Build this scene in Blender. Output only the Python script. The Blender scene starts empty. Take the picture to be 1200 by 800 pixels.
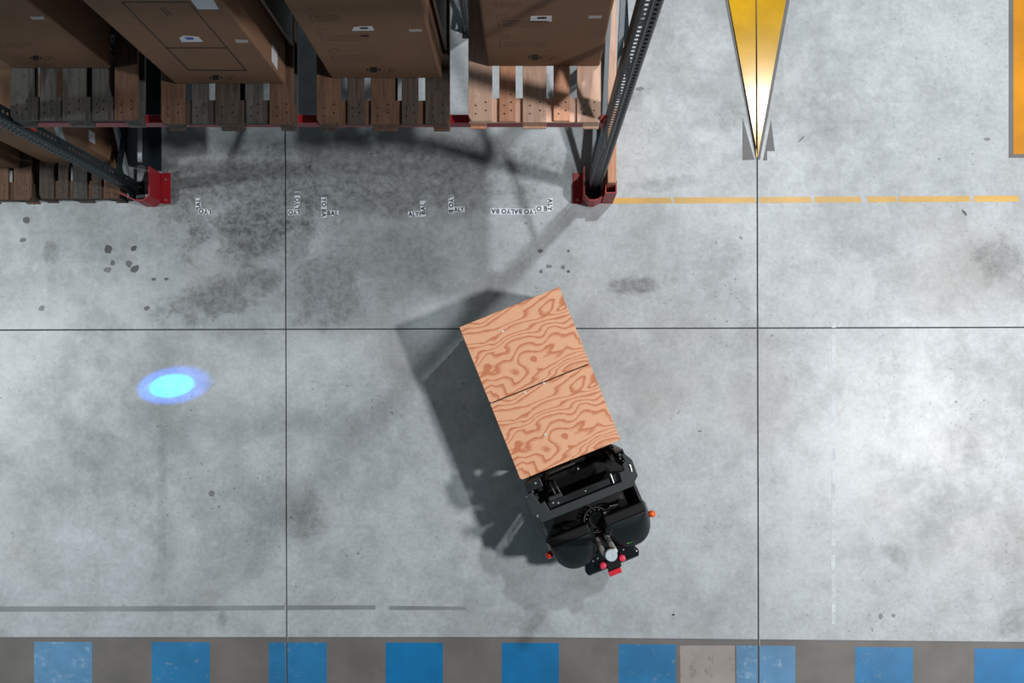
import bpy, bmesh, math, random
from mathutils import Vector, Matrix

random.seed(7)
scn = bpy.context.scene
C = scn.collection

# ------------------------------------------------------------------ camera, world, light
CAM_H, F_PX, CX, CY = 8.0, 1152.0, 620.0, 470.0      # drone looks straight down
cam = bpy.data.cameras.new('camera')
cam_o = bpy.data.objects.new('camera', cam)
C.objects.link(cam_o)
cam_o.location = (0, 0, CAM_H)
cam.sensor_fit = 'HORIZONTAL'
cam.sensor_width = 36.0
cam.lens = F_PX / 1200.0 * 36.0
cam.shift_x = -(CX - 600) / 1200.0
cam.shift_y = (CY - 400) / 1200.0
cam.clip_end = 200
scn.camera = cam_o

w = bpy.data.worlds.new('hall_ambient')
scn.world = w
w.use_nodes = True
w.node_tree.nodes['Background'].inputs[0].default_value = (0.60, 0.78, 0.88, 1)
w.node_tree.nodes['Background'].inputs[1].default_value = 0.105

def ceiling_lamp(name, loc, power, col, size=0.55, spread=180):
    l = bpy.data.lights.new(name, 'AREA')
    l.shape = 'DISK'; l.size = size; l.energy = power; l.color = col; l.spread = math.radians(spread)
    o = bpy.data.objects.new(name, l); C.objects.link(o)
    o.location = loc
    return o
ceiling_lamp('high_bay_lamp_aisle', (8.7, -0.55, 14.0), 1360, (1.0, 0.97, 0.96), 0.95, 150)
ceiling_lamp('high_bay_lamp_behind_racks', (5.1, 6.55, 14.0), 760, (0.96, 0.98, 1.0), 0.6, 150)
ceiling_lamp('high_bay_lamp_far_aisle', (-10.7, 0.75, 14.0), 470, (0.93, 0.99, 1.0), 0.6, 78)

vs = scn.view_settings
vs.view_transform = 'Standard'
vs.look = 'None'
vs.gamma = 1.0
vs.exposure = 0.0
vs.use_curve_mapping = False

# ------------------------------------------------------------------ helpers
def W(px, py, z=0.0):
    """photo measurement -> world point at height z"""
    k = (CAM_H - z) / F_PX
    return Vector(((px - CX) * k, (CY - py) * k, z))

def FP(px, py, yf):
    """photo measurement -> point on a vertical front face at depth yf"""
    d = yf * F_PX / (CY - py)
    return Vector(((px - CX) * d / F_PX, yf, CAM_H - d))

def empty(name, loc=(0, 0, 0), rz=0.0):
    o = bpy.data.objects.new(name, None); C.objects.link(o)
    o.location = loc; o.rotation_euler = (0, 0, rz)
    o.empty_display_size = 0.1
    return o

def tag(o, label, cat, group=None):
    o['label'] = label; o['category'] = cat
    if group: o['group'] = group
    return o

def struct(o):
    o['kind'] = 'structure'
    return o

def mesh_obj(name, me, mat=None, parent=None, loc=None):
    o = bpy.data.objects.new(name, me); C.objects.link(o)
    if mat and not me.materials: me.materials.append(mat)
    if parent: o.parent = parent
    if loc is not None: o.location = loc
    return o

def obj(name, bm, mat, parent=None, loc=None, smooth=False, label=None):
    bmesh.ops.recalc_face_normals(bm, faces=bm.faces)
    me = bpy.data.meshes.new(name)
    bm.to_mesh(me); bm.free()
    if smooth:
        me.polygons.foreach_set('use_smooth', [True] * len(me.polygons))
        me.set_sharp_from_angle(angle=math.radians(38))
    o = mesh_obj(name, me, mat, parent, loc)
    if label: o['label'] = label
    return o

def merge(bm, src):
    me = bpy.data.meshes.new('tmp'); src.to_mesh(me); src.free()
    bm.from_mesh(me); bpy.data.meshes.remove(me)

def box(bm, x0, x1, y0, y1, z0, z1, bev=0.0, seg=1):
    b = bmesh.new()
    bmesh.ops.create_cube(b, size=1)
    for v in b.verts:
        v.co = Vector(((x0 + x1) / 2 + v.co.x * (x1 - x0), (y0 + y1) / 2 + v.co.y * (y1 - y0), (z0 + z1) / 2 + v.co.z * (z1 - z0)))
    if bev: bmesh.ops.bevel(b, geom=b.edges[:], offset=bev, segments=seg, affect='EDGES', profile=0.5)
    merge(bm, b)
    return bm

def prism(bm, pts, z0, z1, bev=0.0, seg=1):
    b = bmesh.new()
    n = len(pts)
    lo = [b.verts.new((p[0], p[1], z0)) for p in pts]
    hi = [b.verts.new((p[0], p[1], z1)) for p in pts]
    b.faces.new(lo[::-1]); top = b.faces.new(hi)
    for i in range(n): b.faces.new((lo[i], lo[(i + 1) % n], hi[(i + 1) % n], hi[i]))
    bmesh.ops.recalc_face_normals(b, faces=b.faces)
    if bev:
        bmesh.ops.bevel(b, geom=[e for e in top.edges], offset=bev, segments=seg, affect='EDGES', profile=0.5)
    bmesh.ops.triangulate(b, faces=[f for f in b.faces if len(f.verts) > 4])
    merge(bm, b)
    return bm

def tube(bm, pts, r, n=10, cap=True):
    b = bmesh.new()
    pts = [Vector(p) for p in pts]
    rings = []
    up = None
    for i, p in enumerate(pts):
        t = (pts[min(i + 1, len(pts) - 1)] - pts[max(i - 1, 0)]).normalized()
        if up is None:
            up = Vector((0, 0, 1)) if abs(t.z) < 0.9 else Vector((1, 0, 0))
        s = t.cross(up).normalized(); up = s.cross(t).normalized()
        rr = r[i] if isinstance(r, (list, tuple)) else r
        rings.append([b.verts.new(p + (s * math.cos(2 * math.pi * k / n) + up * math.sin(2 * math.pi * k / n)) * rr) for k in range(n)])
    for i in range(len(rings) - 1):
        for k in range(n):
            b.faces.new((rings[i][k], rings[i][(k + 1) % n], rings[i + 1][(k + 1) % n], rings[i + 1][k]))
    if cap:
        b.faces.new(rings[0][::-1]); b.faces.new(rings[-1])
    merge(bm, b)
    return bm

def lathe(bm, prof, cx=0, cy=0, n=24, axis='z'):
    """prof: list of (r, z)"""
    b = bmesh.new()
    rings = []
    for r, z in prof:
        if r < 1e-6: rings.append([b.verts.new((cx, cy, z))])
        else: rings.append([b.verts.new((cx + r * math.cos(2 * math.pi * k / n), cy + r * math.sin(2 * math.pi * k / n), z)) for k in range(n)])
    for i in range(len(rings) - 1):
        A, B = rings[i], rings[i + 1]
        for k in range(n):
            a0, a1 = A[k % len(A)], A[(k + 1) % len(A)]
            b0, b1 = B[k % len(B)], B[(k + 1) % len(B)]
            vs_ = []
            for v in (a0, a1, b1, b0):
                if v not in vs_: vs_.append(v)
            if len(vs_) >= 3: b.faces.new(vs_)
    for R_ in (rings[0], rings[-1]):
        if len(R_) > 2: b.faces.new(R_)
    bmesh.ops.recalc_face_normals(b, faces=b.faces)
    merge(bm, b)
    return bm

def beam_between(bm, p, q, wx, wy):
    """rectangular bar from p to q; wx across X, wy perpendicular"""
    p, q = Vector(p), Vector(q)
    t = (q - p).normalized(); sx = Vector((1, 0, 0)); n = t.cross(sx).normalized()
    vsx = []
    for c in (p, q):
        for a, b_ in ((-1, -1), (1, -1), (1, 1), (-1, 1)):
            vsx.append(bm.verts.new(c + sx * wx / 2 * a + n * wy / 2 * b_))
    for f in ((0, 1, 2, 3), (7, 6, 5, 4), (0, 4, 5, 1), (1, 5, 6, 2), (2, 6, 7, 3), (3, 7, 4, 0)):
        bm.faces.new([vsx[i] for i in f])
    return bm

# ------------------------------------------------------------------ materials
def srgb(r, g, b):
    f = lambda c: ((c / 255 + 0.055) / 1.055) ** 2.4 if c > 10 else c / 255 / 12.92
    return (f(r), f(g), f(b), 1)

class NT:
    def __init__(s, name):
        s.m = bpy.data.materials.new(name); s.m.use_nodes = True
        s.t = s.m.node_tree; s.b = s.t.nodes['Principled BSDF']
    def n(s, typ, **kw):
        nd = s.t.nodes.new(typ)
        for k, v in kw.items(): setattr(nd, k, v)
        return nd
    def set(s, sock, v):
        if hasattr(v, 'is_output') or isinstance(v, bpy.types.NodeSocket): s.t.links.new(v, sock)
        elif isinstance(v, tuple) and len(v) == 3 and sock.type == 'RGBA': sock.default_value = (*v, 1)
        else: sock.default_value = v
    def math(s, op, a, b=0.0, c=None, clamp=False):
        nd = s.n('ShaderNodeMath', operation=op, use_clamp=clamp)
        s.set(nd.inputs[0], a); s.set(nd.inputs[1], b)
        if c is not None: s.set(nd.inputs[2], c)
        return nd.outputs[0]
    def noise(s, vec, scale, detail=4, rough=0.55, dist=0.0):
        nd = s.n('ShaderNodeTexNoise')
        if vec is not None: s.set(nd.inputs['Vector'], vec)
        nd.inputs['Scale'].default_value = scale; nd.inputs['Detail'].default_value = detail
        nd.inputs['Roughness'].default_value = rough; nd.inputs['Distortion'].default_value = dist
        return nd.outputs['Fac']
    def ramp(s, v, lo, hi, a=0.0, b=1.0):
        nd = s.n('ShaderNodeMapRange'); nd.interpolation_type = 'SMOOTHSTEP'
        s.set(nd.inputs[0], v)
        for i, x in zip((1, 2, 3, 4), (lo, hi, a, b)): nd.inputs[i].default_value = x
        return nd.outputs[0]
    def mix(s, fac, a, b, mode='MIX'):
        nd = s.n('ShaderNodeMix', data_type='RGBA', blend_type=mode)
        s.set(nd.inputs[0], fac); s.set(nd.inputs[6], a); s.set(nd.inputs[7], b)
        return nd.outputs[2]
    def mapping(s, vec, loc=(0, 0, 0), rot=(0, 0, 0), scale=(1, 1, 1), typ='POINT'):
        nd = s.n('ShaderNodeMapping', vector_type=typ)
        s.set(nd.inputs[0], vec)
        nd.inputs['Location'].default_value = loc; nd.inputs['Rotation'].default_value = rot; nd.inputs['Scale'].default_value = scale
        return nd.outputs[0]
    def bump(s, h, strength=0.3, dist=0.002):
        nd = s.n('ShaderNodeBump'); nd.inputs['Strength'].default_value = strength; nd.inputs['Distance'].default_value = dist
        s.set(nd.inputs['Height'], h); s.t.links.new(nd.outputs[0], s.b.inputs['Normal'])
    def out(s, col=None, rough=None, metal=None, spec=None, coat=None):
        if col is not None: s.set(s.b.inputs['Base Color'], col)
        if rough is not None: s.set(s.b.inputs['Roughness'], rough)
        if metal is not None: s.set(s.b.inputs['Metallic'], metal)
        if spec is not None: s.set(s.b.inputs['Specular IOR Level'], spec)
        if coat is not None: s.set(s.b.inputs['Coat Weight'], coat)
        return s.m
    def pos(s): return s.n('ShaderNodeNewGeometry').outputs['Position']
    def obco(s): return s.n('ShaderNodeTexCoord').outputs['Object']
    def rnd(s): return s.n('ShaderNodeObjectInfo').outputs['Random']

def simple(name, col, rough=0.5, metal=0.0, var=0.12, scale=12, spec=None, coat=None):
    t = NT(name)
    nz = t.noise(t.obco(), scale, 4)
    dark = tuple(c * (1 - var) for c in col[:3]) + (1,)
    lite = tuple(min(1, c * (1 + var)) for c in col[:3]) + (1,)
    return t.out(t.mix(nz, dark, lite), rough, metal, spec, coat)

M = {}
def concrete_nodes(t, base_l, base_d, stains_shade):
    p = t.pos()
    big = t.noise(p, 0.55, 5, 0.6)
    mid = t.noise(p, 2.6, 7, 0.66)
    fine = t.noise(p, 28, 5, 0.7)
    speck = t.noise(p, 75, 3, 0.6)
    gr = t.noise(t.mapping(p, (3, 9, 0)), 9, 8, 0.72, 0.4)
    v = t.math('ADD', t.math('ADD', t.math('MULTIPLY', big, 0.50), t.math('MULTIPLY', mid, 0.42)), t.math('MULTIPLY', gr, 0.25))
    fac = t.ramp(v, 0.40, 0.74)
    col = t.mix(fac, base_d, base_l)
    col = t.mix(t.ramp(fine, 0.25, 0.75, 0.20, 0.0), col, (0.02, 0.022, 0.022, 1))
    col = t.mix(t.ramp(speck, 0.66, 0.80, 0.0, 0.30), col, (0.03, 0.03, 0.03, 1))
    # warm dust veil
    warm = t.noise(t.mapping(p, (7, 3, 0)), 0.8, 4)
    col = t.mix(t.ramp(warm, 0.5, 0.75, 0.0, 0.22), col, srgb(168, 152, 142))
    # trowel arcs / light scuffs
    sc = t.noise(t.mapping(p, (1, 2, 0), (0, 0, 0.6), (1.0, 6.0, 1)), 5, 4, 0.6, 1.5)
    col = t.mix(t.ramp(sc, 0.64, 0.74, 0.0, 0.16), col, srgb(205, 212, 216))
    blot = t.noise(p, 3.4, 8, 0.72, 0.5)
    grit = t.noise(p, 17, 6, 0.75)
    tot = None; crisp = None
    chip = t.noise(t.mapping(p, (2, 8, 0)), 42, 4, 0.6)
    for (px, py, rx, ry, ang, amt, rag) in stains_shade:
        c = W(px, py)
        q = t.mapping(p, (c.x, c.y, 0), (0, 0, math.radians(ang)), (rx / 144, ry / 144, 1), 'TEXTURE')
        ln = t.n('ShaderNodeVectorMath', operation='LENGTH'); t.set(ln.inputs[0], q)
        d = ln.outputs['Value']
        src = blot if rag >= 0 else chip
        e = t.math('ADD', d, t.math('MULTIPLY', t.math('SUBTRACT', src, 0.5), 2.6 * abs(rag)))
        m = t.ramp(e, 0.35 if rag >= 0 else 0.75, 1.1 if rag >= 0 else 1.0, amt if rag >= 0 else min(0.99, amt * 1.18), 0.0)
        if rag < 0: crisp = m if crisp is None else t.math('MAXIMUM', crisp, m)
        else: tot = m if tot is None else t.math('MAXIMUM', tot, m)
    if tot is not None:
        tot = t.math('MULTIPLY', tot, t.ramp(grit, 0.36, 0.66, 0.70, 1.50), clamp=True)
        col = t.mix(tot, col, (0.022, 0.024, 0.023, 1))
    if crisp is not None:
        col = t.mix(crisp, col, (0.014, 0.015, 0.015, 1))
    # scattered chips, specks and short scuffs
    wob = t.n('ShaderNodeTexNoise'); t.set(wob.inputs['Vector'], p); wob.inputs['Scale'].default_value = 30
    dv = t.n('ShaderNodeVectorMath', operation='MULTIPLY_ADD'); t.set(dv.inputs[0], wob.outputs['Color']); dv.inputs[1].default_value = (0.05, 0.05, 0); t.set(dv.inputs[2], p)
    patch = t.ramp(t.noise(t.mapping(p, (5, 5, 0)), 1.1, 4, 0.6), 0.42, 0.68, 0.12, 1.0)
    for sc_v, thr, keep, amt in ((4.0, 0.06, 0.80, 0.7), (11.0, 0.12, 0.78, 0.6), (24.0, 0.20, 0.74, 0.4)):
        vo = t.n('ShaderNodeTexVoronoi'); vo.voronoi_dimensions = '2D'; t.set(vo.inputs['Vector'], dv.outputs[0]); vo.inputs['Scale'].default_value = sc_v
        sx = t.n('ShaderNodeSeparateColor'); t.set(sx.inputs[0], vo.outputs['Color'])
        on = t.ramp(sx.outputs[0], keep, keep + 0.3)
        m = t.math('MULTIPLY', t.math('LESS_THAN', vo.outputs['Distance'], t.math('MULTIPLY', on, thr)), amt)
        col = t.mix(t.math('MULTIPLY', m, patch), col, (0.02, 0.02, 0.02, 1))
    for rot, amt in ((0.9, 0.28), (-0.5, 0.22)):
        ln = t.noise(t.mapping(p, (rot, 2, 0), (0, 0, rot), (1.2, 26, 1)), 2.6, 3, 0.5)
        gate = t.ramp(t.noise(t.mapping(p, (9 + rot, 1, 0)), 2.0, 2), 0.55, 0.68)
        col = t.mix(t.math('MULTIPLY', t.ramp(ln, 0.69, 0.73, 0.0, amt), gate), col, (0.04, 0.04, 0.04, 1))
    return p, col, fac, fine

STAINS_SHADE = [  # px, py, rx, ry, angle, amount, raggedness (negative = crisp spot)
    (300, 215, 200, 62, 0, 0.50, 0.7), (450, 210, 210, 62, 0, 0.44, 0.7), (150, 270, 150, 60, 0, 0.2, 0.8), (300, 265, 110, 48, 8, 0.56, 1.0), (385, 330, 70, 55, 0, 0.36, 1.0), (250, 350, 75, 28, 14, 0.44, 1.2),  # first two wide ovals: shade under the rack painted in along with dirt
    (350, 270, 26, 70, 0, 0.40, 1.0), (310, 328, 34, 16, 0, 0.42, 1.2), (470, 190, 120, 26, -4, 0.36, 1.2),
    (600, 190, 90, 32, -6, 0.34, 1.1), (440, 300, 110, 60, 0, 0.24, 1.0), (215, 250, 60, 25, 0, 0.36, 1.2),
    (745, 335, 46, 11, 8, 0.42, 1.0), (835, 300, 45, 26, 0, 0.16, 1.0), (1175, 305, 32, 32, 0, 0.34, 1.2),
    (985, 130, 80, 36, 0, 0.16, 1.2), (855, 140, 20, 28, 0, 0.18, 1.2), (780, 60, 30, 45, 0, 0.16, 1.1),
    (775, 215, 60, 10, 4, 0.24, 1.2), (60, 295, 13, 20, 0, 0.40, 0.6), (360, 605, 26, 40, 0, 0.28, 0.8),
    (320, 590, 60, 40, 0, 0.16, 1.0), (190, 600, 9, 150, 0, 0.22, 0.5), (190, 640, 22, 110, 0, 0.12, 0.7),
    (1050, 650, 20, 12, -30, 0.28, 1.1), (1185, 725, 30, 22, 0, 0.22, 1.2), (620, 725, 42, 18, 0, 0.18, 1.1),
    (260, 724, 9, 16, 0, 0.26, 1.0), (900, 450, 60, 60, 0, 0.08, 1.0), (130, 560, 90, 60, 0, 0.14, 1.1),
    (60, 330, 8, 40, 0, 0.14, 1.0), (745, 120, 14, 20, 0, 0.26, 1.1), (480, 450, 80, 90, 0, 0.10, 1.0),
    (127, 292, 5.5, 5.5, 0, 0.86, -0.35), (157, 291, 5, 3.2, 40, 0.84, -0.4), (132, 308, 3, 4, 0, 0.7, -0.4),
    (126, 316, 5.5, 3.6, 0, 0.62, -0.5), (151, 309, 4.5, 4.5, 0, 0.7, -0.5), (158, 315, 6, 4.6, 35, 0.8, -0.4),
    (31, 258, 5, 4.5, 0, 0.75, -0.3), (27, 281, 5, 2.5, 15, 0.7, -0.4), (49, 361, 4, 4, 0, 0.7, -0.4),
    (172, 361, 4, 3, 30, 0.7, -0.5), (180, 327, 3, 2, 0, 0.7, -0.4), (195, 327, 3, 2, 0, 0.7, -0.4),
    (633, 294, 3.5, 2.5, 0, 0.6, -0.4), (643, 312, 4, 2.5, 0, 0.5, -0.5), (634, 318, 2.5, 2.5, 0, 0.6, -0.4),
    (666, 294, 1.8, 1.8, 0, 0.7, -0.2), (666, 318, 2.2, 2, 0, 0.7, -0.2), (660, 313, 3, 3, 0, 0.5, -0.4),
    (750, 104, 5, 3, 0, 0.5, -0.5), (1130, 249, 5, 1.8, -50, 0.75, -0.3), (1032, 722, 3, 4, 0, 0.5, -0.3),
    (1047, 721, 2.5, 2.5, 0, 0.5, -0.3), (789, 720, 2, 1.4, 0, 0.8, -0.2), (1157, 163, 4, 2.5, 0, 0.45, -0.3),
    (248, 578, 4, 4, 0, 0.5, -0.3), (939, 163, 7, 1.4, 45, 0.5, -0.3), (820, 505, 3, 1.2, 0, 0.5, -0.2)]
t = NT('concrete')
p, col, fac, fine = concrete_nodes(t, srgb(198, 206, 210), srgb(154, 161, 163), STAINS_SHADE)
t.bump(fine, 0.12, 0.002)
M['concrete'] = t.out(col, t.ramp(fac, 0, 1, 0.46, 0.38), 0, 0.5)

def paint(name, col, wear=0.25, rough=0.4, under=srgb(160, 164, 164), streak=False, spec=0.5):
    t = NT(name)
    p = t.pos()
    a = t.noise(p, 7, 8, 0.72); b = t.noise(t.mapping(p, scale=(1, 0.25 if streak else 1, 1)), 16, 6, 0.7)
    lo = 0.80 - wear * 0.6
    m = t.ramp(t.math('ADD', t.math('MULTIPLY', a, 0.6), t.math('MULTIPLY', b, 0.55)), lo, lo + 0.16)
    dk = tuple(c * 0.72 for c in col[:3]) + (1,)
    c = t.mix(t.ramp(t.noise(p, 2.2, 5), 0.3, 0.7), dk, col)
    c = t.mix(m, c, under)
    dirt = t.ramp(t.noise(p, 40, 6, 0.75), 0.60, 0.74, 0.0, 0.45)
    c = t.mix(dirt, c, (0.03, 0.03, 0.03, 1))
    return t.out(c, rough, 0, spec)
M['yellow'] = paint('yellow_floor_paint', srgb(228, 176, 14), 0.04, 0.16, spec=0.12)
M['amber'] = paint('amber_floor_paint', srgb(226, 150, 12), 0.06, 0.4, spec=0.25)
M['tape_yellow'] = paint('yellow_line_tape', srgb(222, 176, 82), 0.18)
M['blue'] = [paint('blue_floor_paint', srgb(10, 122, 182), 0.10), paint('blue_floor_paint_scuffed', srgb(42, 128, 182), 0.28),
             paint('blue_floor_paint_worn', srgb(96, 150, 192), 0.36, 0.4, srgb(140, 172, 200))]
M['walk'] = paint('grey_walkway_coating', srgb(118, 114, 110), 0.10, 0.55, srgb(150, 146, 142))
M['border'] = paint('dark_primer_border', srgb(112, 112, 112), 0.15, 0.55)
M['greytape'] = paint('grey_tape_residue', srgb(142, 148, 150), 0.12, 0.5, srgb(172, 178, 182))
M['whitetape'] = paint('pale_line_residue', srgb(212, 222, 228), 0.42, 0.5, srgb(180, 186, 190))
M['joint'] = simple('joint_filler', srgb(70, 70, 68), 0.8)
M['tape'] = simple('white_printed_tape', srgb(222, 230, 236), 0.4, var=0.05)
M['ink'] = simple('dark_blue_ink', srgb(22, 34, 58), 0.5)

def wood(name, a, b, spots=0.5, rough=0.75):
    t = NT(name)
    oc = t.obco(); r = t.rnd()
    cb = t.n('ShaderNodeCombineXYZ'); t.set(cb.inputs[0], t.math('MULTIPLY', r, 37)); t.set(cb.inputs[1], t.math('MULTIPLY', r, 91))
    va = t.n('ShaderNodeVectorMath', operation='ADD'); t.set(va.inputs[0], oc); t.set(va.inputs[1], cb.outputs[0])
    v = va.outputs[0]
    g = t.noise(t.mapping(v, scale=(14, 1.1, 14)), 3, 6, 0.62, 0.6)
    c = t.mix(t.ramp(g, 0.30, 0.72), a, b)
    c = t.mix(t.math('MULTIPLY', r, 0.35), c, tuple(x * 0.45 for x in a[:3]) + (1,))
    st = t.noise(v, 5, 6, 0.7)
    c = t.mix(t.ramp(st, 0.52, 0.72, 0.0, spots), c, tuple(x * 0.25 for x in a[:3]) + (1,))
    kn = t.noise(v, 26, 3, 0.5)
    c = t.mix(t.ramp(kn, 0.70, 0.76, 0.0, 0.7), c, (0.02, 0.014, 0.01, 1))
    t.bump(g, 0.4, 0.003)
    return t.out(c, rough)
M['wood_new'] = wood('fresh_pallet_wood', srgb(222, 178, 152), srgb(248, 214, 192), 0.10)
M['wood_red'] = wood('fresh_reddish_wood', srgb(212, 148, 116), srgb(238, 184, 150), 0.10)
M['wood_old'] = wood('weathered_pallet_wood', srgb(58, 49, 43), srgb(90, 77, 68), 0.6)
M['wood_brown'] = wood('brown_pallet_wood', srgb(84, 61, 46), srgb(122, 90, 68), 0.4)
M['wood_grey'] = wood('grey_pallet_wood', srgb(60, 60, 58), srgb(92, 89, 84), 0.6)

def carton_mat(name, c):
    t = NT(name)
    oc = t.obco()
    a = t.noise(oc, 3, 4); f = t.noise(t.mapping(oc, scale=(40, 40, 2)), 6, 3)
    k = t.mix(t.ramp(a, 0.3, 0.7), tuple(x * 0.90 for x in c[:3]) + (1,), c)
    k = t.mix(t.ramp(f, 0.3, 0.8, 0.0, 0.10), k, (0.05, 0.03, 0.02, 1))
    return t.out(k, 0.8, 0, 0.25)
M['carton'] = carton_mat('kraft_cardboard', srgb(146, 112, 88))
M['print'] = simple('faded_carton_print', srgb(114, 86, 67), 0.8)
M['black_print'] = simple('black_carton_print', srgb(24, 22, 22), 0.7)
M['label'] = simple('white_paper_label', srgb(226, 230, 234), 0.5, var=0.05)
M['label_grey'] = simple('small_grey_label', srgb(186, 182, 176), 0.5, var=0.05)
M['label_blue'] = simple('blue_label_print', srgb(60, 84, 176), 0.5)
M['dark_sheet'] = simple('dark_brown_board', srgb(44, 37, 32), 0.6)
M['film_edge'] = simple('pale_board_edge', srgb(150, 140, 130), 0.5)
M['upright'] = simple('dark_teal_rack_paint', srgb(32, 45, 50), 0.42, 0.25, 0.2)
M['galv'] = simple('galvanised_steel', srgb(176, 186, 192), 0.38, 0.55, 0.12)
M['red'] = simple('red_rack_paint', srgb(164, 26, 38), 0.45, 0, 0.16)
M['red_guard'] = simple('red_guard_paint', srgb(166, 50, 46), 0.5, 0, 0.2)
M['bolt'] = simple('zinc_bolt', srgb(200, 200, 200), 0.3, 0.8)
M['black'] = simple('black_vehicle_plastic', srgb(30, 36, 38), 0.30, 0, 0.2)
M['black_plate'] = simple('black_painted_plate', srgb(30, 39, 41), 0.5, 0.0, 0.14)
M['black_gloss'] = simple('glossy_black_cover', srgb(16, 20, 24), 0.16, 0, 0.2, coat=0.5)
M['deep_black'] = simple('black_steel', srgb(8, 9, 10), 0.5, 0.0, 0.2, spec=0.25)
M['rubber'] = simple('black_rubber', srgb(18, 18, 18), 0.8)
M['chrome'] = simple('bright_chrome', srgb(225, 226, 224), 0.22, 0.9, 0.05)
M['white_post'] = simple('white_painted_post', srgb(224, 220, 214), 0.35, 0, 0.06)
M['lidar'] = simple('pale_blue_grey_sensor_cap', srgb(192, 206, 214), 0.3, 0, 0.1)
M['red_plastic'] = simple('bright_red_plastic', srgb(214, 30, 48), 0.35, 0, 0.1)
M['pink_plastic'] = simple('pinkish_red_plastic', srgb(222, 60, 88), 0.3, 0, 0.1)
M['green'] = simple('green_sticker', srgb(60, 140, 60), 0.5)
def lens(name, c):
    t = NT(name)
    t.set(t.b.inputs['Coat Weight'], 0.6)
    lw = t.noise(t.obco(), 30, 2)
    return t.out(t.mix(lw, c, tuple(min(1, x * 1.3) for x in c[:3]) + (1,)), 0.18)
M['lens_red'] = lens('orange_red_lens', srgb(214, 50, 26))
M['lens_amber'] = lens('amber_lens', srgb(236, 98, 30))
M['cable'] = simple('grey_cable', srgb(70, 66, 62), 0.5)

# plywood: contour-like grain figure
t = NT('rotary_cut_plywood')
oc = t.obco()
q = t.mapping(oc, (0.35, 0.15, 0), (0, 0, 0.05), (1.5, 2.6, 1))
n1 = t.noise(q, 1.35, 2.0, 0.42, 0.7)
n2 = t.noise(t.mapping(oc, (4, 1, 0), scale=(3, 14, 1)), 5, 5, 0.65)
sep = t.n('ShaderNodeSeparateXYZ'); t.set(sep.inputs[0], oc)
h = t.math('ADD', t.math('MULTIPLY', n1, 10.0), t.math('MULTIPLY', n2, 0.5))
h = t.math('ADD', h, t.math('MULTIPLY', sep.outputs[1], 18.0))
s = t.math('FRACT', h)
band = t.math('MULTIPLY', t.ramp(s, 0.42, 0.84), t.ramp(s, 0.88, 0.99, 1.0, 0.0))
fib = t.noise(t.mapping(oc, scale=(6, 120, 1)), 5, 4, 0.6)
c = t.mix(band, srgb(240, 184, 145), srgb(206, 128, 88))
c = t.mix(t.ramp(fib, 0.35, 0.75, 0.0, 0.22), c, srgb(186, 112, 74))
kn = t.noise(t.mapping(oc, (2.2, 5.1, 0)), 4.5, 3, 0.5)
c = t.mix(t.ramp(kn, 0.70, 0.78, 0.0, 0.5), c, srgb(150, 84, 56))
M['plywood'] = t.out(c, 0.55, 0, 0.35)
M['ply_edge'] = simple('plywood_edge', srgb(150, 84, 62), 0.7, 0, 0.2, 60)

# ------------------------------------------------------------------ floor: cast slabs with open joints
ROT = math.radians(0.15)
floor = struct(empty('floor'))
floor.rotation_euler = (0, 0, ROT)
base = obj('joint_bed', box(bmesh.new(), -14, 16, -9, 14, -0.25, -0.012), M['joint'], floor)
GX = [-1877, -1324, -771, -218, 335, 888, 1441, 1994, 2547]
GY = [-1274, -721, -168, 385, 938, 1491]
JG = 0.0045
for i in range(len(GX) - 1):
    for j in range(len(GY) - 1):
        x0, x1 = (GX[i] - CX) / 144, (GX[i + 1] - CX) / 144
        y1, y0 = (CY - GY[j]) / 144, (CY - GY[j + 1]) / 144
        obj('slab', box(bmesh.new(), x0 + JG, x1 - JG, y0 + JG, y1 - JG, -0.2, 0.0, 0.003), M['concrete'], floor)

def jx(px, py):
    """joint position at row py for nominal joint px (slightly rotated grid)"""
    return px + (py - 385) * 0.0026 - 0
def flat(name, polys, z0, z1, mat, label=None, cat='floor marking', group=None, parent=None):
    bm = bmesh.new()
    for poly in polys: prism(bm, [W(*q)[:2] for q in poly], z0, z1)
    o = obj(name, bm, mat, parent)
    if label: tag(o, label, cat, group)
    return o

# walkway coating (paint stops at the joints)
def ytop(x): return 746 + max(0, x) * 0.0022 + (0.010 * (x - 600) if x > 600 else 0)
xs = [-260, 334.6 + 0.9, 887.8 + 0.9, 1460]
for a, b in zip(xs[:-1], xs[1:]):
    n = 4
    top = [(a + 1.1 + (b - a - 2.2) * k / n, ytop(a + (b - a) * k / n)) for k in range(n + 1)]
    flat('walkway_coating', [top + [(b - 1.1, 838), (a + 1.1, 838)]], -0.0005, 0.0008, M['walk'], parent=floor)
    flat('coating_edge_line', [[(x, y - 1.4) for x, y in top] + [(x, y + 0.8) for x, y in top[::-1]]], -0.0004, 0.0011, M['border'], parent=floor)
sq = [(40, 108, 2), (178, 246, 1), (315, 383, 1), (452, 519, 0), (588, 655, 0), (725, 792, 1), (863, 932, 2), (1002, 1070, 1), (1142, 1211, 0)]
sql = ['pale blue painted square on grey walkway, whitened by a swirl of wear', 'dusty blue walkway square next to the pale worn one',
       'dusty blue walkway square cut by a floor joint near its edge', 'vivid blue walkway square with one small white nick',
       'vivid blue clean walkway square in line with the forklift', 'mid blue scuffed walkway square beside the dirty whitish gap',
       'pale scuffed blue walkway square split by a floor joint', 'mid blue even walkway square between the split square and the deep blue one',
       'deep blue walkway square at the end of the row']
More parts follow.
